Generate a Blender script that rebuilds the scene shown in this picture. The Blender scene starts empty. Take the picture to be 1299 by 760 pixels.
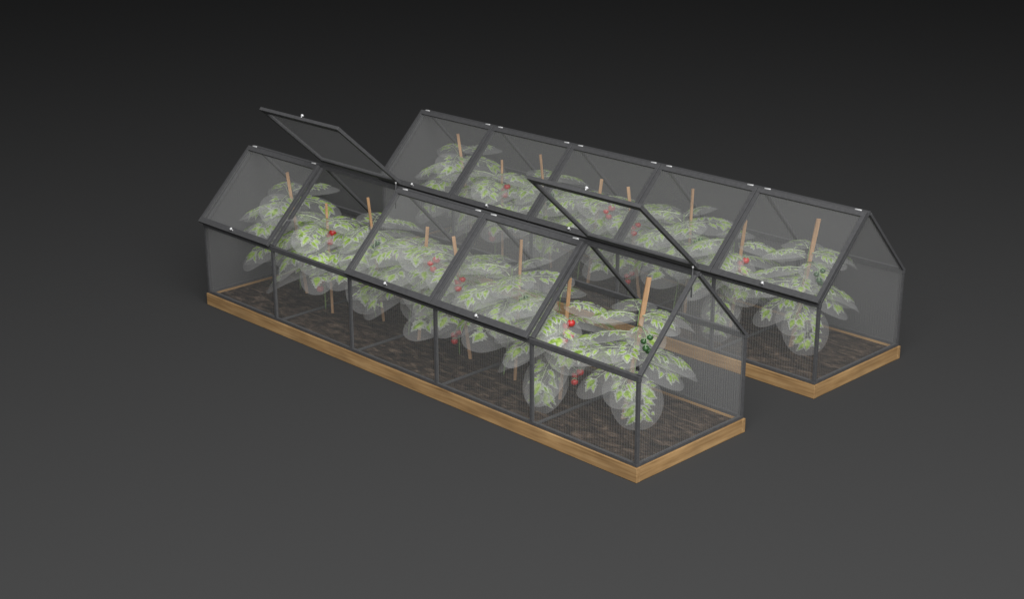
import bpy, math, random
from mathutils import Vector, Matrix

S = bpy.context.scene
COL = S.collection
R = math.radians

# ------------------------------------------------------------------ dimensions (metres)
LEN, WID = 6.0, 1.402          # greenhouse length (along -X) and width (along +Y)
TIM = 0.126                    # timber border height
EAVE = TIM + 0.776
RIDGE = EAVE + 0.700
BAY = LEN / 5
SOIL = 0.104
GAP_Y = 2.4053                 # rear house stands this far behind the front one

# ------------------------------------------------------------------ materials
def new_mat(name):
    m = bpy.data.materials.new(name)
    m.use_nodes = True
    nt = m.node_tree
    for n in list(nt.nodes):
        nt.nodes.remove(n)
    out = nt.nodes.new('ShaderNodeOutputMaterial')
    return m, nt, out

def N(nt, typ, **kw):
    n = nt.nodes.new(typ)
    for k, v in kw.items():
        setattr(n, k, v)
    return n

def mapping(nt, scale, rot=(0, 0, 0)):
    tc = N(nt, 'ShaderNodeTexCoord')
    mp = N(nt, 'ShaderNodeMapping')
    mp.inputs['Scale'].default_value = scale
    mp.inputs['Rotation'].default_value = rot
    nt.links.new(tc.outputs['Object'], mp.inputs['Vector'])
    return mp

def ramp(nt, stops):
    r = N(nt, 'ShaderNodeValToRGB')
    e = r.color_ramp.elements
    while len(e) > 1:
        e.remove(e[-1])
    e[0].position = stops[0][0]; e[0].color = (*stops[0][1], 1)
    for p, c in stops[1:]:
        k = e.new(p); k.color = (*c, 1)
    return r

def solid(name, col, rough=0.5, metal=0.0, noise=0.0, nscale=40, spec=0.5, bump=0.0):
    m, nt, out = new_mat(name)
    b = N(nt, 'ShaderNodeBsdfPrincipled')
    b.inputs['Roughness'].default_value = rough
    b.inputs['Metallic'].default_value = metal
    b.inputs['Specular IOR Level'].default_value = spec
    mp = mapping(nt, (1, 1, 1))
    nz = N(nt, 'ShaderNodeTexNoise')
    nz.inputs['Scale'].default_value = nscale
    nz.inputs['Detail'].default_value = 4
    nt.links.new(mp.outputs[0], nz.inputs['Vector'])
    lo = tuple(c * (1 - noise) for c in col)
    hi = tuple(min(1, c * (1 + noise)) for c in col)
    rp = ramp(nt, [(0.3, lo), (0.7, hi)])
    nt.links.new(nz.outputs['Fac'], rp.inputs['Fac'])
    nt.links.new(rp.outputs['Color'], b.inputs['Base Color'])
    if bump:
        bp = N(nt, 'ShaderNodeBump')
        bp.inputs['Strength'].default_value = bump
        bp.inputs['Distance'].default_value = 0.004
        nt.links.new(nz.outputs['Fac'], bp.inputs['Height'])
        nt.links.new(bp.outputs[0], b.inputs['Normal'])
    nt.links.new(b.outputs[0], out.inputs['Surface'])
    return m

def wood(name, c0, c1, c2, along='X', grain=1.0):
    m, nt, out = new_mat(name)
    b = N(nt, 'ShaderNodeBsdfPrincipled')
    b.inputs['Roughness'].default_value = 0.62
    b.inputs['Specular IOR Level'].default_value = 0.25
    sc = {'X': (1.6, 26, 34), 'Y': (26, 1.6, 34), 'Z': (30, 30, 1.6)}[along]
    mp = mapping(nt, sc)
    n1 = N(nt, 'ShaderNodeTexNoise')
    n1.inputs['Scale'].default_value = 1.0 * grain
    n1.inputs['Detail'].default_value = 6
    n1.inputs['Roughness'].default_value = 0.6
    n1.inputs['Distortion'].default_value = 0.6
    nt.links.new(mp.outputs[0], n1.inputs['Vector'])
    rp = ramp(nt, [(0.30, c0), (0.5, c1), (0.72, c2)])
    nt.links.new(n1.outputs['Fac'], rp.inputs['Fac'])
    # slow colour drift along the board
    mp2 = mapping(nt, (2.2, 2.2, 5))
    n2 = N(nt, 'ShaderNodeTexNoise')
    n2.inputs['Scale'].default_value = 1.3
    n2.inputs['Detail'].default_value = 3
    nt.links.new(mp2.outputs[0], n2.inputs['Vector'])
    r2 = ramp(nt, [(0.3, (0.78, 0.76, 0.74)), (0.7, (1.12, 1.1, 1.05))])
    nt.links.new(n2.outputs['Fac'], r2.inputs['Fac'])
    mx = N(nt, 'ShaderNodeMix', data_type='RGBA', blend_type='MULTIPLY')
    mx.inputs['Factor'].default_value = 1
    nt.links.new(rp.outputs['Color'], mx.inputs['A'])
    nt.links.new(r2.outputs['Color'], mx.inputs['B'])
    nt.links.new(mx.outputs['Result'], b.inputs['Base Color'])
    bp = N(nt, 'ShaderNodeBump')
    bp.inputs['Strength'].default_value = 0.3
    bp.inputs['Distance'].default_value = 0.002
    nt.links.new(n1.outputs['Fac'], bp.inputs['Height'])
    nt.links.new(bp.outputs[0], b.inputs['Normal'])
    nt.links.new(b.outputs[0], out.inputs['Surface'])
    return m

def sheet(name, col, a_lo, a_hi, pitch=None, trans=0.5, duty=0.5, noise=0.0):
    """thin translucent sheet: clear body with a milky fraction, optional flutes"""
    m, nt, out = new_mat(name)
    tr = N(nt, 'ShaderNodeBsdfTransparent')
    df = N(nt, 'ShaderNodeBsdfDiffuse'); df.inputs['Color'].default_value = (*col, 1)
    tl = N(nt, 'ShaderNodeBsdfTranslucent'); tl.inputs['Color'].default_value = (*col, 1)
    m1 = N(nt, 'ShaderNodeMixShader'); m1.inputs[0].default_value = trans
    nt.links.new(df.outputs[0], m1.inputs[1]); nt.links.new(tl.outputs[0], m1.inputs[2])
    m2 = N(nt, 'ShaderNodeMixShader')
    nt.links.new(tr.outputs[0], m2.inputs[1]); nt.links.new(m1.outputs[0], m2.inputs[2])
    if pitch:
        tc = N(nt, 'ShaderNodeTexCoord')
        sp = N(nt, 'ShaderNodeSeparateXYZ')
        nt.links.new(tc.outputs['Object'], sp.inputs[0])
        ad = N(nt, 'ShaderNodeMath', operation='ADD')
        nt.links.new(sp.outputs[0], ad.inputs[0]); nt.links.new(sp.outputs[1], ad.inputs[1])
        ml = N(nt, 'ShaderNodeMath', operation='MULTIPLY'); ml.inputs[1].default_value = 2 * math.pi / pitch
        nt.links.new(ad.outputs[0], ml.inputs[0])
        sn = N(nt, 'ShaderNodeMath', operation='SINE')
        nt.links.new(ml.outputs[0], sn.inputs[0])
        mr = N(nt, 'ShaderNodeMapRange')
        mr.inputs['From Min'].default_value = -1 + duty; mr.inputs['From Max'].default_value = 1
        mr.inputs['To Min'].default_value = a_lo; mr.inputs['To Max'].default_value = a_hi
        nt.links.new(sn.outputs[0], mr.inputs['Value'])
        nt.links.new(mr.outputs[0], m2.inputs[0])
    elif noise:
        mp = mapping(nt, (1, 1, 1))
        nz = N(nt, 'ShaderNodeTexNoise'); nz.inputs['Scale'].default_value = noise
        nz.inputs['Detail'].default_value = 3
        nt.links.new(mp.outputs[0], nz.inputs['Vector'])
        mr = N(nt, 'ShaderNodeMapRange')
        mr.inputs['From Min'].default_value = 0.35; mr.inputs['From Max'].default_value = 0.65
        mr.inputs['To Min'].default_value = a_lo; mr.inputs['To Max'].default_value = a_hi
        nt.links.new(nz.outputs['Fac'], mr.inputs['Value'])
        nt.links.new(mr.outputs[0], m2.inputs[0])
    else:
        m2.inputs[0].default_value = a_lo
    nt.links.new(m2.outputs[0], out.inputs['Surface'])
    return m

def leafmat(name, cols, trans=0.35, nscale=22):
    m, nt, out = new_mat(name)
    mp = mapping(nt, (1, 1, 1))
    nz = N(nt, 'ShaderNodeTexNoise'); nz.inputs['Scale'].default_value = nscale
    nz.inputs['Detail'].default_value = 4
    nt.links.new(mp.outputs[0], nz.inputs['Vector'])
    rp = ramp(nt, cols)
    nt.links.new(nz.outputs['Fac'], rp.inputs['Fac'])
    df = N(nt, 'ShaderNodeBsdfPrincipled')
    df.inputs['Roughness'].default_value = 0.6
    df.inputs['Specular IOR Level'].default_value = 0.2
    tl = N(nt, 'ShaderNodeBsdfTranslucent')
    nt.links.new(rp.outputs['Color'], df.inputs['Base Color'])
    nt.links.new(rp.outputs['Color'], tl.inputs['Color'])
    mx = N(nt, 'ShaderNodeMixShader'); mx.inputs[0].default_value = trans
    nt.links.new(df.outputs[0], mx.inputs[1]); nt.links.new(tl.outputs[0], mx.inputs[2])
    nt.links.new(mx.outputs[0], out.inputs['Surface'])
    return m

def soilmat():
    m, nt, out = new_mat('soil')
    b = N(nt, 'ShaderNodeBsdfPrincipled')
    b.inputs['Roughness'].default_value = 0.95
    b.inputs['Specular IOR Level'].default_value = 0.1
    mp = mapping(nt, (4.2, 10, 6), (0, 0, R(-44)))
    n1 = N(nt, 'ShaderNodeTexNoise'); n1.inputs['Scale'].default_value = 1.6
    n1.inputs['Detail'].default_value = 8; n1.inputs['Roughness'].default_value = 0.68
    n1.inputs['Distortion'].default_value = 0.8
    nt.links.new(mp.outputs[0], n1.inputs['Vector'])
    rp = ramp(nt, [(0.36, (0.006, 0.004, 0.003)), (0.46, (0.022, 0.015, 0.010)), (0.56, (0.056, 0.039, 0.027)), (0.68, (0.15, 0.108, 0.078))])
    nt.links.new(n1.outputs['Fac'], rp.inputs['Fac'])
    nt.links.new(rp.outputs['Color'], b.inputs['Base Color'])
    bp = N(nt, 'ShaderNodeBump'); bp.inputs['Strength'].default_value = 0.9
    bp.inputs['Distance'].default_value = 0.02
    nt.links.new(n1.outputs['Fac'], bp.inputs['Height'])
    nt.links.new(bp.outputs[0], b.inputs['Normal'])
    nt.links.new(b.outputs[0], out.inputs['Surface'])
    return m

M = {}
M['metal'] = solid('painted_metal', (0.060, 0.060, 0.062), 0.6, 0.0, 0.12, 30, 0.22)
M['hinge'] = solid('zinc', (0.62, 0.62, 0.62), 0.35, 0.2, 0.05, 30)
WA = ((0.21, 0.125, 0.053), (0.31, 0.192, 0.088), (0.40, 0.265, 0.13))
M['wood_x'] = wood('timber_x', *WA, 'X')
M['wood_y'] = wood('timber_y', *WA, 'Y')
M['stake'] = wood('stake_wood', (0.32, 0.19, 0.10), (0.44, 0.27, 0.15), (0.54, 0.35, 0.21), 'Z')
M['soil'] = soilmat()
M['floor'] = solid('studio_floor', (0.042, 0.042, 0.042), 0.95, 0, 0.0, 3, 0.0)
M['wallpane'] = sheet('fluted_sheet', (0.50, 0.50, 0.50), 0.07, 0.14, 0.028, 0.5, 0.3)
M['roofpane'] = sheet('roof_sheet', (0.56, 0.56, 0.56), 0.085, 0.115, 0.030, 0.5, 0.3)
M['film'] = sheet('leaf_film', (0.72, 0.72, 0.72), 0.235, 0.235)
M['rim'] = sheet('leaf_margin', (0.74, 0.78, 0.70), 0.34, 0.50, None, 0.4, 0.5, 60)
M['leaf'] = leafmat('leaf_green', [(0.3, (0.17, 0.27, 0.05)), (0.5, (0.32, 0.47, 0.09)), (0.72, (0.52, 0.64, 0.26))])
M['stem'] = leafmat('stem_green', [(0.3, (0.14, 0.22, 0.07)), (0.7, (0.26, 0.36, 0.14))], 0.1)
M['rachis'] = leafmat('leaf_stalk', [(0.3, (0.36, 0.44, 0.27)), (0.7, (0.55, 0.60, 0.45))], 0.2)
M['red'] = solid('ripe_tomato', (0.40, 0.020, 0.018), 0.38, 0, 0.15, 12, 0.5)
M['green'] = solid('unripe_tomato', (0.03, 0.085, 0.025), 0.3, 0, 0.2, 12, 0.5)
M['calyx'] = leafmat('calyx', [(0.3, (0.2, 0.34, 0.15)), (0.7, (0.42, 0.52, 0.36))], 0.1)

# ------------------------------------------------------------------ mesh builder
class MB:
    def __init__(s):
        s.v = []; s.f = []; s.mi = []; s.sm = []
    def add(s, vs, fs, mi=0, smooth=False):
        o = len(s.v)
        s.v += [tuple(v) for v in vs]
        for f in fs:
            s.f.append(tuple(i + o for i in f)); s.mi.append(mi); s.sm.append(smooth)
    def box(s, x0, x1, y0, y1, z0, z1, mi=0):
        vs = [(x, y, z) for x in (x0, x1) for y in (y0, y1) for z in (z0, z1)]
        fs = [(0, 1, 3, 2), (4, 6, 7, 5), (0, 4, 5, 1), (2, 3, 7, 6), (0, 2, 6, 4), (1, 5, 7, 3)]
        s.add(vs, fs, mi)
    def bar(s, a, b, side, w, d, mi=0, shift=(0, 0, 0)):
        """rectangular bar a->b; w across 'side', d across the third axis"""
        a = Vector(a) + Vector(shift); b = Vector(b) + Vector(shift)
        t = (b - a).normalized(); sd = Vector(side)
        sd = (sd - t * sd.dot(t)).normalized(); up = t.cross(sd)
        vs = []
        for p in (a, b):
            for i, j in ((-1, -1), (1, -1), (1, 1), (-1, 1)):
                vs.append(p + sd * (i * w / 2) + up * (j * d / 2))
        s.add(vs, [(0, 3, 2, 1), (4, 5, 6, 7), (0, 1, 5, 4), (1, 2, 6, 5), (2, 3, 7, 6), (3, 0, 4, 7)], mi)
    def tube(s, pts, rad, n=8, mi=0):
        pts = [Vector(p) for p in pts]
        rs = rad if isinstance(rad, (list, tuple)) else [rad] * len(pts)
        o = []
        ref = Vector((0.31, 0.2, 0.93))
        for i, p in enumerate(pts):
            t = (pts[min(i + 1, len(pts) - 1)] - pts[max(i - 1, 0)])
            t = t.normalized() if t.length > 1e-9 else Vector((0, 0, 1))
            a = ref - t * ref.dot(t)
            if a.length < 0.15:
                r2 = Vector((1, 0, 0)); a = r2 - t * r2.dot(t)
            a.normalize(); b = t.cross(a)
            for k in range(n):
                an = 2 * math.pi * k / n
                o.append(p + (a * math.cos(an) + b * math.sin(an)) * rs[i])
        fs = []
        for i in range(len(pts) - 1):
            for k in range(n):
                k2 = (k + 1) % n
                fs.append((i * n + k, i * n + k2, (i + 1) * n + k2, (i + 1) * n + k))
        fs.append(tuple(range(n))[::-1]); fs.append(tuple(range((len(pts) - 1) * n, len(pts) * n)))
        s.add(o, fs, mi, True)
    def build(s, name, mats, parent=None):
        me = bpy.data.meshes.new(name)
        me.from_pydata(s.v, [], s.f)
        if not isinstance(mats, (list, tuple)):
            mats = [mats]
        for m in mats:
            me.materials.append(m)
        for p, mi, sm in zip(me.polygons, s.mi, s.sm):
            p.material_index = mi; p.use_smooth = sm
        me.validate(); me.update()
        o = bpy.data.objects.new(name, me)
        COL.objects.link(o)
        if parent is not None:
            o.parent = parent
        return o

def bevel(o, w=0.003, seg=2):
    m = o.modifiers.new('bevel', 'BEVEL'); m.width = w; m.segments = seg
    m.limit_method = 'ANGLE'
    return o

def empty(name, loc=(0, 0, 0)):
    o = bpy.data.objects.new(name, None); COL.objects.link(o); o.location = loc
    o.empty_display_size = 0.1
    return o

def tag(o, label=None, cat=None, group=None, kind=None):
    if label: o['label'] = label
    if cat: o['category'] = cat
    if group: o['group'] = group
    if kind: o['kind'] = kind
    return o

def copy_tree(o, parent=None, skip=()):
    c = o.copy(); COL.objects.link(c); c.parent = parent
    for ch in list(o.children):
        if ch not in skip:
            copy_tree(ch, c, skip)
    return c

# ------------------------------------------------------------------ greenhouse
F = 0.030            # frame bar size
SL = Vector((0, WID / 2, RIDGE - EAVE)); SLEN = SL.length; SD = SL.normalized()   # front slope direction, eave -> ridge
NRM = Vector((0, -SD.z, SD.y))                                                     # outward normal of the front slope

def make_lid(parent, i, ang, tee):
    """hinged roof lid of bay i; ang = rotation about the ridge, 0 = shut"""
    x0, x1 = -i * BAY, -(i + 1) * BAY
    piv = Vector((0, WID / 2, RIDGE)) + NRM * 0.004
    lid = MB()
    hw = 0.052; th = 0.032
    xa, xb = x0 - 0.004, x1 + 0.004
    def P(x, s, n=0):    # s = distance down the slope from the ridge
        return Vector((x, 0, 0)) - SD * s + NRM * n
    nm = th / 2 + 0.012
    top, bot = 0.034, SLEN + 0.008
    lid.bar(P(xa, top + hw / 2, nm), P(xb, top + hw / 2, nm), SD, hw, th)
    lid.bar(P(xa, bot - hw / 2, nm), P(xb, bot - hw / 2, nm), SD, hw * 1.15, th)
    for x in (xa - hw * 0.38, xb + hw * 0.38):
        lid.bar(P(x, top + hw, nm), P(x, bot - hw - 0.002, nm), (1, 0, 0), hw * 0.76, th * 0.97)
    o = lid.build('roof_lid', M['metal'], parent)
    bevel(o, 0.002, 1)
    o.location = piv
    pn = MB()
    g = [P(xa - 0.012, top + 0.012, nm - 0.002), P(xb + 0.012, top + 0.012, nm - 0.002),
         P(xb + 0.012, bot - 0.012, nm - 0.002), P(xa - 0.012, bot - 0.012, nm - 0.002)]
    vs = g + [q + NRM * 0.004 for q in g]
    pn.add(vs, [(3, 2, 1, 0), (4, 5, 6, 7), (0, 1, 5, 4), (1, 2, 6, 5), (2, 3, 7, 6), (3, 0, 4, 7)])
    pn.build('pane', M['roofpane'], o)
    # knob in the middle of the lower rail
    kb = MB(); xm = (x0 + x1) / 2
    base = P(xm, bot - hw / 2, nm + th / 2)
    kb.tube([base, base + NRM * 0.004, base + NRM * 0.0045, base + NRM * 0.020, base + NRM * 0.022, base + NRM * 0.034, base + NRM * 0.040],
            [0.006, 0.006, 0.005, 0.006, 0.013, 0.015, 0.006], 12)
    kb.build('knob', M['hinge'], o)
    # hinges
    for x in (x0 - 0.10, x1 + 0.10):
        h = MB()
        c = P(x, 0.028, nm + 0.006)
        h.bar(c + Vector((-0.034, 0, 0)), c + Vector((0.034, 0, 0)), SD, 0.009, 0.004)
        h.tube([c + Vector((-0.036, 0, 0)) + SD * 0.005 + NRM * 0.003, c + Vector((0.036, 0, 0)) + SD * 0.005 + NRM * 0.003], 0.0032, 8)
        if tee:
            h.bar(c - SD * 0.004, c - SD * 0.034, (1, 0, 0), 0.014, 0.006)
            h.tube([c - SD * 0.036, c - SD * 0.036 + NRM * 0.008], 0.008, 8)
        h.build('hinge', M['hinge'], o)
    o.rotation_euler = (-ang, 0, 0)
    if ang:
        o['label'] = 'roof lid folded open above the ridge'
    return o

def make_house(name, label, loc, open_bays, tee_bays):
    g = empty(name, loc)
    tag(g, label, 'greenhouse', 'mini greenhouses')
    # timber border: two long boards, two end boards between them
    tb = 0.045
    for y0, y1 in ((0, tb), (WID - tb, WID)):
        b = MB(); b.box(-LEN, 0, y0, y1, 0.0, TIM); bevel(b.build('border_board', M['wood_x'], g), 0.003, 2)
    for x0, x1 in ((-tb, -0.002), (-LEN + 0.002, -LEN + tb)):
        b = MB(); b.box(x0, x1, tb + 0.001, WID - tb - 0.001, 0.0, TIM - 0.001); bevel(b.build('border_board', M['wood_y'], g), 0.003, 2)
    z0 = TIM + 0.002
    inset = 0.014
    yA, yB = inset, WID - inset
    xA, xB = -inset, -LEN + inset
    # bottom rails
    for ya, yb in ((yA, yA + F), (yB - F, yB)):
        b = MB(); b.box(xB, xA, ya, yb, z0, z0 + F); bevel(b.build('bottom_rail', M['metal'], g), 0.002, 1)
    for xa, xb in ((xA - F, xA), (xB, xB + F)):
        b = MB(); b.box(xa, xb, yA + F + 0.001, yB - F - 0.001, z0, z0 + F - 0.001); bevel(b.build('bottom_rail', M['metal'], g), 0.002, 1)
    xs = [xA - F / 2] + [-k * BAY for k in range(1, 5)] + [xB + F / 2]
    # floor cross bars lying on the soil
    for x in xs[1:-1]:
        b = MB(); b.box(x - F / 2, x + F / 2, yA + F + 0.002, yB - F - 0.002, SOIL + 0.004, SOIL + 0.020)
        bevel(b.build('cross_bar', M['metal'], g), 0.002, 1)
    # posts
    zp = z0 + F + 0.001
    for x in xs:
        for yc in (yA + F / 2, yB - F / 2):
            b = MB(); b.box(x - F / 2 * 0.98, x + F / 2 * 0.98, yc - F / 2 * 0.98, yc + F / 2 * 0.98, zp, EAVE - 0.045)
            bevel(b.build('post', M['metal'], g), 0.002, 1)
    # eave rails
    for yc in (yA + F / 2, yB - F / 2):
        b = MB(); b.box(xB - 0.004, xA + 0.004, yc - F / 2 - 0.003, yc + F / 2 + 0.003, EAVE - 0.044, EAVE + 0.004)
        bevel(b.build('eave_rail', M['metal'], g), 0.002, 1)
    # ridge
    b = MB(); b.box(xB - 0.004, xA + 0.004, WID / 2 - 0.020, WID / 2 + 0.020, RIDGE - 0.036, RIDGE)
    bevel(b.build('ridge_rail', M['metal'], g), 0.002, 1)
    # rafters
    for x in xs:
        for sgn in (1, -1):
            yc = WID / 2
            e = Vector((x, yc - sgn * (yc - inset - F * 0.8), EAVE + 0.002))
            t = Vector((x, yc - sgn * 0.023, RIDGE - 0.026))
            b = MB(); b.bar(e, t, (1, 0, 0), F * 1.35, F * 0.9)
            bevel(b.build('rafter', M['metal'], g), 0.002, 1)
    # wall panes (long sides, per bay)
    for yc in (yA + F / 2, yB - F / 2):
        for k in range(5):
            xa = xs[k] - F / 2 - 0.001; xb = xs[k + 1] + F / 2 + 0.001
            b = MB(); b.box(xb, xa, yc - 0.003, yc + 0.003, z0 + F + 0.001, EAVE - 0.045)
            b.build('wall_pane', M['wallpane'], g)
    # gable panes
    for x in (xs[0], xs[-1]):
        prof = [(yA + F + 0.001, z0 + F + 0.001), (yB - F - 0.001, z0 + F + 0.001), (yB - F - 0.001, EAVE + 0.004),
                (WID / 2 + 0.02, RIDGE - 0.052), (WID / 2 - 0.02, RIDGE - 0.052), (yA + F + 0.001, EAVE + 0.004)]
        n = len(prof)
        vs = [(x - 0.003, y, z) for y, z in prof] + [(x + 0.003, y, z) for y, z in prof]
        fs = [tuple(range(n))[::-1], tuple(range(n, 2 * n))] + [(i, (i + 1) % n, n + (i + 1) % n, n + i) for i in range(n)]
        b = MB(); b.add(vs, fs); b.build('gable_pane', M['wallpane'], g)
    # rear slope: fixed panes
    for k in range(5):
        xa = xs[k] - F * 0.56; xb = xs[k + 1] + F * 0.56
        e0 = Vector((0, WID - inset - F * 0.9, EAVE + 0.006)); t0 = Vector((0, WID / 2 + 0.024, RIDGE - 0.028))
        nr = Vector((0, SD.z, SD.y)) * 0.005
        q = [e0 + Vector((xa, 0, 0)), e0 + Vector((xb, 0, 0)), t0 + Vector((xb, 0, 0)), t0 + Vector((xa, 0, 0))]
        vs = q + [p + nr for p in q]
        b = MB(); b.add(vs, [(3, 2, 1, 0), (4, 5, 6, 7), (0, 1, 5, 4), (1, 2, 6, 5), (2, 3, 7, 6), (3, 0, 4, 7)])
        b.build('roof_pane', M['roofpane'], g)
    # lids on the front slope
    for k in range(5):
        make_lid(g, 4 - k, R(OPEN) if (4 - k) in open_bays else 0.0, (4 - k) in tee_bays)
    # stay rods of the open lids
    for k in open_bays:
        x = -k * BAY - 0.035
        b = MB()
        p0 = Vector((x, WID / 2 - 0.045, RIDGE + 0.035)); p1 = Vector((x + 0.004, WID / 2 - 0.06, RIDGE - 0.20))
        b.tube([p0, p1], 0.006, 8)
        b.build('stay_rod', M['metal'], g)
        b = MB(); b.tube([p0 + Vector((0, 0, 0.002)), p0 + Vector((0, 0, 0.022))], 0.008, 8); b.build('rod_cap', M['hinge'], g)
    return g

OPEN = 87.0

# ------------------------------------------------------------------ soil
def make_soil(loc, label):
    rnd = random.Random(5)
    nx, ny = 150, 36
    x0, x1, y0, y1 = -LEN + 0.046, -0.046, 0.046, WID - 0.046
    b = MB(); vs = []
    from mathutils import noise
    for i in range(nx + 1):
        for j in range(ny + 1):
            x = x0 + (x1 - x0) * i / nx; y = y0 + (y1 - y0) * j / ny
            h = noise.noise(Vector((x * 5, y * 8, 1.3))) * 0.006 + noise.noise(Vector((x * 17, y * 19, 4.3))) * 0.004
            if i in (0, nx) or j in (0, ny): h = 0
            vs.append((x, y, SOIL + h))
    fs = [(i * (ny + 1) + j, (i + 1) * (ny + 1) + j, (i + 1) * (ny + 1) + j + 1, i * (ny + 1) + j + 1) for i in range(nx) for j in range(ny)]
    b.add(vs, fs, 0, True)
    o = b.build('soil', M['soil']); o.location = loc
    tag(o, label, 'soil', None, 'stuff')
    return o

# ------------------------------------------------------------------ tomato plants
AZ = R(45.6)      # heading in plan of "theta = 0"

def lobed(L, W, rnd, k=1.0):
    """half outline of a toothed tomato leaflet: list of (t, half width)"""
    pr = [(0, .05), (.08, .42), (.18, .92), (.27, .62), (.38, 1.15), (.48, .66), (.58, .90), (.67, .46), (.76, .50), (.85, .20), (.93, .13), (1, 0)]
    return [(t * L, w * W * k * (1 + rnd.uniform(-.14, .14))) for t, w in pr]

def make_leaf(parent, root, theta, L, W, e0, e1, seed, roll=0.0, film=True, nlat=3, drop=0.16):
    """a compound leaf on its arched see-through film"""
    rnd = random.Random(seed)
    th = AZ + R(theta)
    out = Vector((math.cos(th), math.sin(th), 0)); sd = Vector((-math.sin(th), math.cos(th), 0)); up = Vector((0, 0, 1))
    NS = 14
    # arc-length path
    path = [Vector(root)]; angs = []
    for i in range(NS):
        t = (i + .5) / NS
        e = R(e0 + (e1 - e0) * t)
        path.append(path[-1] + (out * math.cos(e) + up * math.sin(e)) * (L / NS))
    def frame(s):
        f = max(0, min(0.9999, s / L)) * NS; i = int(f); u = f - i
        p = path[i].lerp(path[i + 1], u)
        e = R(e0 + (e1 - e0) * (s / L))
        t = out * math.cos(e) + up * math.sin(e)
        n = -out * math.sin(e) + up * math.cos(e)
        return p, t, n
    cr, sr = math.cos(R(roll)), math.sin(R(roll))
    K = drop / (W * W * 0.25) * W       # cross curvature
    def Q(s, b, lift=0.0):
        p, t, n = frame(s)
        sdr = sd * cr + n * sr; nr = n * cr - sd * sr
        bb = b / (W / 2)
        return p + sdr * (b * (1 - 0.10 * bb * bb)) - nr * (drop * W * bb * bb) + nr * lift
    s0 = 0.04
    mb = MB()
    def wid(u):
        return W / 2 * max(0.0, math.sin(math.pi * min(1, u) ** 0.82)) ** 0.42
    NU, NV = 18, 10
    vs = []
    for i in range(NU + 1):
        u = 0.5 - 0.5 * math.cos(math.pi * i / NU)
        w = wid(u)
        for j in range(NV + 1):
            v = -1 + 2 * j / NV
            vs.append(Q(s0 + u * (L - s0), v * w))
    fs = [(i * (NV + 1) + j, (i + 1) * (NV + 1) + j, (i + 1) * (NV + 1) + j + 1, i * (NV + 1) + j + 1) for i in range(NU) for j in range(NV)]
    mb.add(vs, fs, 0, True)
    def leaflet(sb, bb, ang, l, w):
        ca, sa = math.cos(ang), math.sin(ang)
        for (k, grow, lift, mi) in ((1.0, 0.22, 0.003, 1), (0.74, 0.0, 0.006, 2)):
            hl = lobed(l, w, random.Random(int(l * 1e5) + seed), 1.0)
            off = l * (1 - k) * 0.45
            pts = []
            cup = rnd.uniform(-.10, .14)
            for t, h in hl:
                t2 = off + t * k
                h2 = h * k * 0.92 if mi == 2 else h * 1.18 + 0.0045
                row = []
                for q in (-1, -.5, 0, .5, 1):
                    a, c = t2, h2 * q
                    ss = sb + a * ca - c * sa; b2 = bb + a * sa + c * ca
                    ss = max(s0, min(L * 1.0, ss)); 
                    row.append(Q(ss, b2, lift + abs(q) * h2 * cup + 0.05 * l * math.sin(3.1 * t2 / l)))
                pts.append(row)
            vv = [p for row in pts for p in row]
            ff = [(i * 5 + j, (i + 1) * 5 + j, (i + 1) * 5 + j + 1, i * 5 + j + 1) for i in range(len(pts) - 1) for j in range(4)]
            mb.add(vv, ff, mi, True)
    # rachis
    mb.tube([Q(s0 + (L * 0.70 - s0) * i / 8, 0, 0.004) for i in range(9)], [0.0045 - 0.003 * i / 8 for i in range(9)], 5, 3)
    for kk in range(nlat):
        sb = L * (0.20 + 0.46 * kk / max(1, nlat - 1)) if nlat > 1 else L * .45
        for sg in (-1, 1):
            if rnd.random() < .18: continue
            sbb = sb + rnd.uniform(-.035, .045) * L
            a = sg * R(rnd.uniform(42, 66))
            l = W * rnd.uniform(0.17, 0.31); w = l * rnd.uniform(0.15, 0.25)
            stl = W * rnd.uniform(.05, .11)
            mb.tube([Q(sbb, 0, .004), Q(sbb + math.cos(a) * stl, math.sin(a) * stl, .005)], 0.002, 4, 3)
            leaflet(sbb + math.cos(a) * stl, math.sin(a) * stl, a, l, w)
            for _q in range(3):
                if rnd.random() < 0.7:
                    leaflet(sbb + rnd.uniform(-.06, .05) * L, sg * rnd.uniform(.1, .45) * W * .5, sg * R(rnd.uniform(30, 110)), l * rnd.uniform(.4, .75), w * rnd.uniform(.45, .7))
    leaflet(L * .64, 0, R(rnd.uniform(-14, 14)), L * .25, L * .25 * rnd.uniform(.30, .40))
    o = mb.build('leaf', [M['film'], M['rim'], M['leaf'], M['rachis']], parent)
    return o

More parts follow.
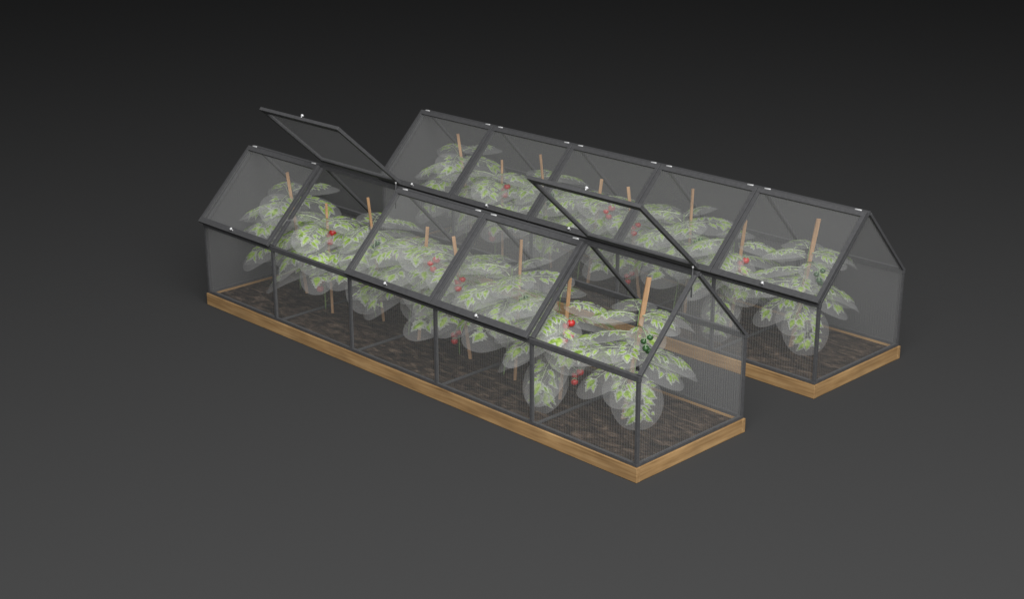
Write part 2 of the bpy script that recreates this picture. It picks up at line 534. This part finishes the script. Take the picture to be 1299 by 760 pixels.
LOW = []
def make_truss(parent, stem_pt, c, ripe, n, seed):
    """a hanging cluster of tomatoes; each fruit a part with its calyx"""
    rnd = random.Random(seed)
    c = Vector(c); sp = Vector(stem_pt)
    top = c + Vector((0, 0, 0.06))
    tr = MB()
    mid = sp.lerp(top, .6) + Vector((0, 0, 0.03))
    tr.tube([sp, mid, top, c + Vector((0, 0, -0.02 * n * .6))], [.004, .0035, .003, .002], 6)
    stalk = tr.build('truss_stalk', M['calyx'], parent)
    made = [stalk]
    for k in range(n):
        rr = (0.038 if ripe else 0.027) * rnd.uniform(.85, 1.12)
        ang = k * 2.4 + rnd.random()
        p = c + Vector((math.cos(ang) * 0.030, math.sin(ang) * 0.030, 0.040 - k * 0.042))
        b = MB()
        nu, nv = 12, 8
        vs = []
        for j in range(nv + 1):
            ph = math.pi * j / nv
            for i in range(nu):
                a = 2 * math.pi * i / nu
                dent = 1 - 0.16 * math.exp(-(ph / 0.35) ** 2)
                rib = 1 + 0.025 * math.cos(5 * a) * math.sin(ph)
                vs.append(p + Vector((math.sin(ph) * math.cos(a) * rr * rib, math.sin(ph) * math.sin(a) * rr * rib, math.cos(ph) * rr * 0.92 * dent)))
        fs = [(j * nu + i, (j + 1) * nu + i, (j + 1) * nu + (i + 1) % nu, j * nu + (i + 1) % nu) for j in range(nv) for i in range(nu)]
        b.add(vs, fs, 0, True)
        t = b.build('tomato', M['red'] if ripe else M['green'], parent)
        made.append(t)
        cx = MB(); tp = p + Vector((0, 0, rr * .80))
        for q in range(5):
            a = q * 2 * math.pi / 5 + ang
            d = Vector((math.cos(a), math.sin(a), 0)); s_ = Vector((-math.sin(a), math.cos(a), 0))
            vs = [tp - s_ * .002, tp + s_ * .002, tp + d * .018 + s_ * .005 + Vector((0, 0, .006)), tp + d * .018 - s_ * .005 + Vector((0, 0, .006)), tp + d * .038 + Vector((0, 0, -.003))]
            cx.add(vs, [(0, 1, 2, 3), (3, 2, 4)], 0, True)
        cx.tube([tp, tp + Vector((-math.cos(ang) * .012, -math.sin(ang) * .012, .02))], .002, 5)
        cx.build('calyx', M['calyx'], t)
    return made

# stake foot and head (plan position in the house, head height)
STAKES = [((-5.289, .783), (-5.53, .78, 1.38)), ((-4.619, .592), (-4.51, .49, 1.305)), ((-4.071, .811), (-4.18, .75, 1.38)),
          ((-3.425, .707), (-3.20, .66, 1.305)), ((-2.704, .725), (-2.81, .63, 1.305)), ((-2.038, .652), (-2.13, .83, 1.38)),
          ((-1.448, .626), (-1.232, .516, 1.305)), ((-.771, .699), (-.63, .83, 1.38))]

def make_stake(i, loc):
    (bx, by), (tx, ty, tz) = STAKES[i]
    o = empty('plant_stake', (loc[0] + bx, loc[1] + by, loc[2] + SOIL))
    return o

def stake_mesh(i):
    (bx, by), (tx, ty, tz) = STAKES[i]
    b = MB()
    w = 0.042 if i == 7 else 0.032 if i in (0, 3, 4, 6) else 0.025
    side = (math.cos(AZ + .2 * (i % 3)), math.sin(AZ + .2 * (i % 3)), 0)
    b.bar((0, 0, -0.03), (tx - bx, ty - by, tz - SOIL), side, w, 0.020)
    return bevel(b.build('plant_stake', M['stake']), 0.002, 1)

# leaf lists: (z above soil, theta, length, width, start angle, end angle, roll)
def spiral(seed, n=18, top=1.0):
    r = random.Random(seed); out = []
    ph = r.uniform(0, 360)
    for k in range(n):
        f = k / (n - 1)
        z = 0.42 + (top - 0.42) * f ** 0.9
        L = 0.68 - 0.11 * f + r.uniform(-.04, .04)
        W = 0.43 - 0.04 * f + r.uniform(-.03, .03)
        out.append((z, ph + k * 137.5 + r.uniform(-15, 15), L, W, r.uniform(10, 26), (-34 if f > .7 else -50) + r.uniform(-20, 14), r.uniform(-16, 16)))
    return out

PLANTS = [None] * 8
PLANTS[7] = [
    (.97, 95, .40, .36, 18, -45, 0), (.95, 185, .34, .30, 22, -35, 5), (.94, 325, .30, .30, 20, -50, 0),
    (.93, 20, .44, .36, 20, -70, 0), (.80, 182, .44, .30, 12, -35, 6), (.78, 50, .40, .34, 16, -50, 0),
    (.74, 250, .30, .30, 10, -50, 0), (.66, 190, .50, .36, 14, -28, -8), (.62, 0, .46, .38, 14, -72, 0),
    (.54, 25, .46, .42, 8, -50, 4), (.56, 205, .44, .38, 0, -56, 0), (.50, 242, .34, .38, 0, -78, 0),
    (.56, 345, .36, .40, 4, -66, 0), (.44, 278, .46, .46, -36, -100, 0),
    (.88, 120, .40, .36, 15, -45, 0), (.70, 95, .42, .38, 10, -40, 0), (.60, 150, .42, .34, 6, -45, 0), (.86, 290, .28, .32, 15, -60, 0)]
PLANTS[6] = [
    (.97, 80, .46, .36, 16, -50, 0), (.95, 200, .40, .34, 22, -45, 0), (.92, 350, .40, .34, 20, -60, 0),
    (.84, 140, .50, .36, 14, -40, 0), (.80, 270, .38, .36, 12, -60, 0), (.78, 10, .46, .36, 12, -55, 0),
    (.70, 215, .46, .36, 8, -60, 0), (.64, 330, .48, .36, 10, -64, 0), (.58, 180, .46, .36, 6, -70, 0),
    (.55, 60, .46, .36, 6, -60, 0), (.50, 245, .46, .36, -6, -74, 0), (.46, 5, .36, .30, 0, -60, 0), (.36, 232, .46, .42, -14, -92, 0),
    (.92, 150, .38, .36, 16, -45, 0), (.76, 185, .44, .38, 12, -48, 0), (.86, 238, .36, .36, 14, -55, 0), (.66, 120, .40, .36, 8, -45, 0), (.62, 285, .36, .34, 5, -60, 0)]
for i in range(6):
    PLANTS[i] = spiral(11 + i * 7, 21, 1.0 if i else 1.06)

# trusses: (plant, x, y, z of the cluster centre in house coordinates, ripe, fruits)
TRUSS = [(1, -4.56, .58, .93, True, 3), (1, -4.79, .60, .375, True, 3), (2, -3.92, .62, .95, False, 4),
         (3, -3.05, .60, .99, True, 3), (4, -2.67, .58, .90, True, 3), (4, -2.75, .60, .36, True, 3), (5, -1.90, .62, .90, False, 4),
         (6, -1.30, .56, .84, True, 5), (6, -1.21, .58, .41, True, 3), (7, -.46, .60, .92, False, 4)]

def make_plant(i):
    (bx, by), (tx, ty, tz) = STAKES[i]
    px, py = bx - 0.09 * math.cos(AZ) , by - 0.09 * math.sin(AZ)
    if i < 6: px -= .09; py += .08
    if i == 7: px, py = bx + .05 + .05, by + .06 - .06
    if i == 6: px += .03; py += .01
    root = empty('tomato_plant', (px, py, SOIL))
    r = random.Random(50 + i)
    # main stem follows the stake
    top = Vector((tx - px, ty - py, 0)) * (0.5 if i == 7 else 0.62)
    H = 1.02
    def stem(z):
        f = z / H
        return Vector((top.x * f * .9 + .012 * math.sin(5 * f + i), top.y * f * .9 + .012 * math.cos(4 * f + i), z))
    b = MB()
    pts = [stem(-0.02 + (H + .02) * k / 14) for k in range(15)]
    b.tube(pts, [0.008 - 0.005 * k / 14 for k in range(15)], 7)
    # small low side shoots
    for k in range(3):
        z = .08 + .06 * k; a = r.uniform(0, 6.28)
        p = stem(z); d = Vector((math.cos(a), math.sin(a), .5))
        b.tube([p, p + d * .03, p + d * .05 + Vector((0, 0, .02))], [.003, .002, .0015], 5)
    b.build('stem', M['stem'], root)
    for k, (z, th, L, W, e0, e1, roll) in enumerate(PLANTS[i]):
        if i > 5 and e1 > -80:
            L *= 1.24; W *= 1.06; e1 *= .88
        make_leaf(root, stem(z), th, L * (1.1 if i > 5 else 1), W * (1.12 if i > 5 else 1.1), e0, e1, 1000 * i + 17 * k + 3, roll, True, 5 if L > .33 else 3, 0.12)
    for (pi, x, y, z, ripe, n) in TRUSS:
        if pi == i:
            ms = make_truss(root, stem(min(z - SOIL + .05, H)), (x - px + .09, y - py - .09, z - SOIL + .045), ripe, n, 7 * i + n)
            if i == 6 and z < .5: LOW.extend(ms)
    return root, (px, py)

# ------------------------------------------------------------------ assemble
ORD = ['first', 'second', 'third', 'fourth', 'fifth', 'sixth', 'seventh', 'eighth']
FRONT, REAR = (0, 0, 0), (0, GAP_Y, 0)
make_house('greenhouse', 'front gabled greenhouse with two roof lids folded open on a timber border', FRONT, (0, 3), ())
make_house('greenhouse', 'rear gabled greenhouse with every roof lid shut on a timber border', REAR, (), (0, 3))
make_soil(FRONT, 'dark brown garden soil bed inside the front greenhouse with open lids')
make_soil(REAR, 'dark brown garden soil bed inside the rear greenhouse with shut lids')

fruit = {1: 'with red fruit', 2: 'with green fruit', 3: 'with one red cluster', 4: 'with red fruit',
         5: 'with green fruit', 6: 'with red fruit', 7: 'with green fruit', 0: 'without fruit'}
def plab(i, house):
    if i == 7: pos = 'rightmost'
    elif i == 0: pos = 'leftmost'
    else: pos = ORD[i] + ' from the left'
    return 'tomato plant %s, %s in the %s greenhouse' % (fruit[i], pos, house)
def slab(i, house):
    if i == 7: pos = 'rightmost'
    elif i == 0: pos = 'leftmost'
    else: pos = ORD[i] + ' from the left'
    return 'leaning square wooden stake, %s of eight in the %s greenhouse' % (pos, house)

for i in range(8):
    root, (px, py) = make_plant(i)
    tag(root, plab(i, 'front'), 'tomato plant', 'tomato plants in the greenhouses')
    c = copy_tree(root, None, LOW); c.location = (px, py + GAP_Y, SOIL)
    tag(c, plab(i, 'rear'))
    st = stake_mesh(i); (bx, by), _ = STAKES[i]
    st.location = (bx, by, SOIL)
    tag(st, slab(i, 'front'), 'stake', 'wooden stakes by the tomato plants')
    s2 = st.copy(); COL.objects.link(s2); s2.location = (bx, by + GAP_Y, SOIL)
    tag(s2, slab(i, 'rear'))

# floor
b = MB(); b.add([(-220, -60, 0), (60, -60, 0), (60, 260, 0), (-220, 260, 0)], [(0, 1, 2, 3)])
fl = b.build('floor', M['floor']); fl.location = (0, 0, -0.003)
tag(fl, 'plain dark grey floor under both greenhouses', 'floor', None, 'structure')

# ------------------------------------------------------------------ camera
cam = bpy.data.cameras.new('camera'); co = bpy.data.objects.new('camera', cam); COL.objects.link(co)
r_ = Vector((0.7004, 0.7137, -0.0043)); u_ = Vector((-0.2355, 0.2368, 0.9426)); f_ = Vector((-0.6738, 0.6592, -0.3339))
m = Matrix((r_, u_, -f_)).transposed().to_4x4()
m.translation = Vector((7.2369, -8.4532, 5.4841))
co.matrix_world = m
cam.sensor_width = 36; cam.lens = 1962.7 / 1299 * 36
cam.clip_end = 1000
S.camera = co

# ------------------------------------------------------------------ light
w = bpy.data.worlds.new('World'); S.world = w; w.use_nodes = True
bg = w.node_tree.nodes['Background']
bg.inputs['Color'].default_value = (0.95, 0.97, 1.0, 1); bg.inputs['Strength'].default_value = 0.115

def area(name, loc, tgt, size, power, col=(1, 1, 1)):
    l = bpy.data.lights.new(name, 'AREA'); l.shape = 'DISK'; l.size = size; l.energy = power; l.color = col
    o = bpy.data.objects.new(name, l); COL.objects.link(o)
    o.location = loc
    o.rotation_euler = (Vector(tgt) - Vector(loc)).to_track_quat('-Z', 'Y').to_euler()
    return o
area('key_light', (9.0, -7.4, 13.0), (-2, 0, 0), 20, 7400)

S.view_settings.view_transform = 'Standard'
S.view_settings.look = 'None'
S.view_settings.exposure = 0
S.view_settings.gamma = 1
S.render.engine = 'CYCLES'
S.cycles.transparent_max_bounces = 96
S.cycles.max_bounces = 6
S.cycles.use_denoising = True
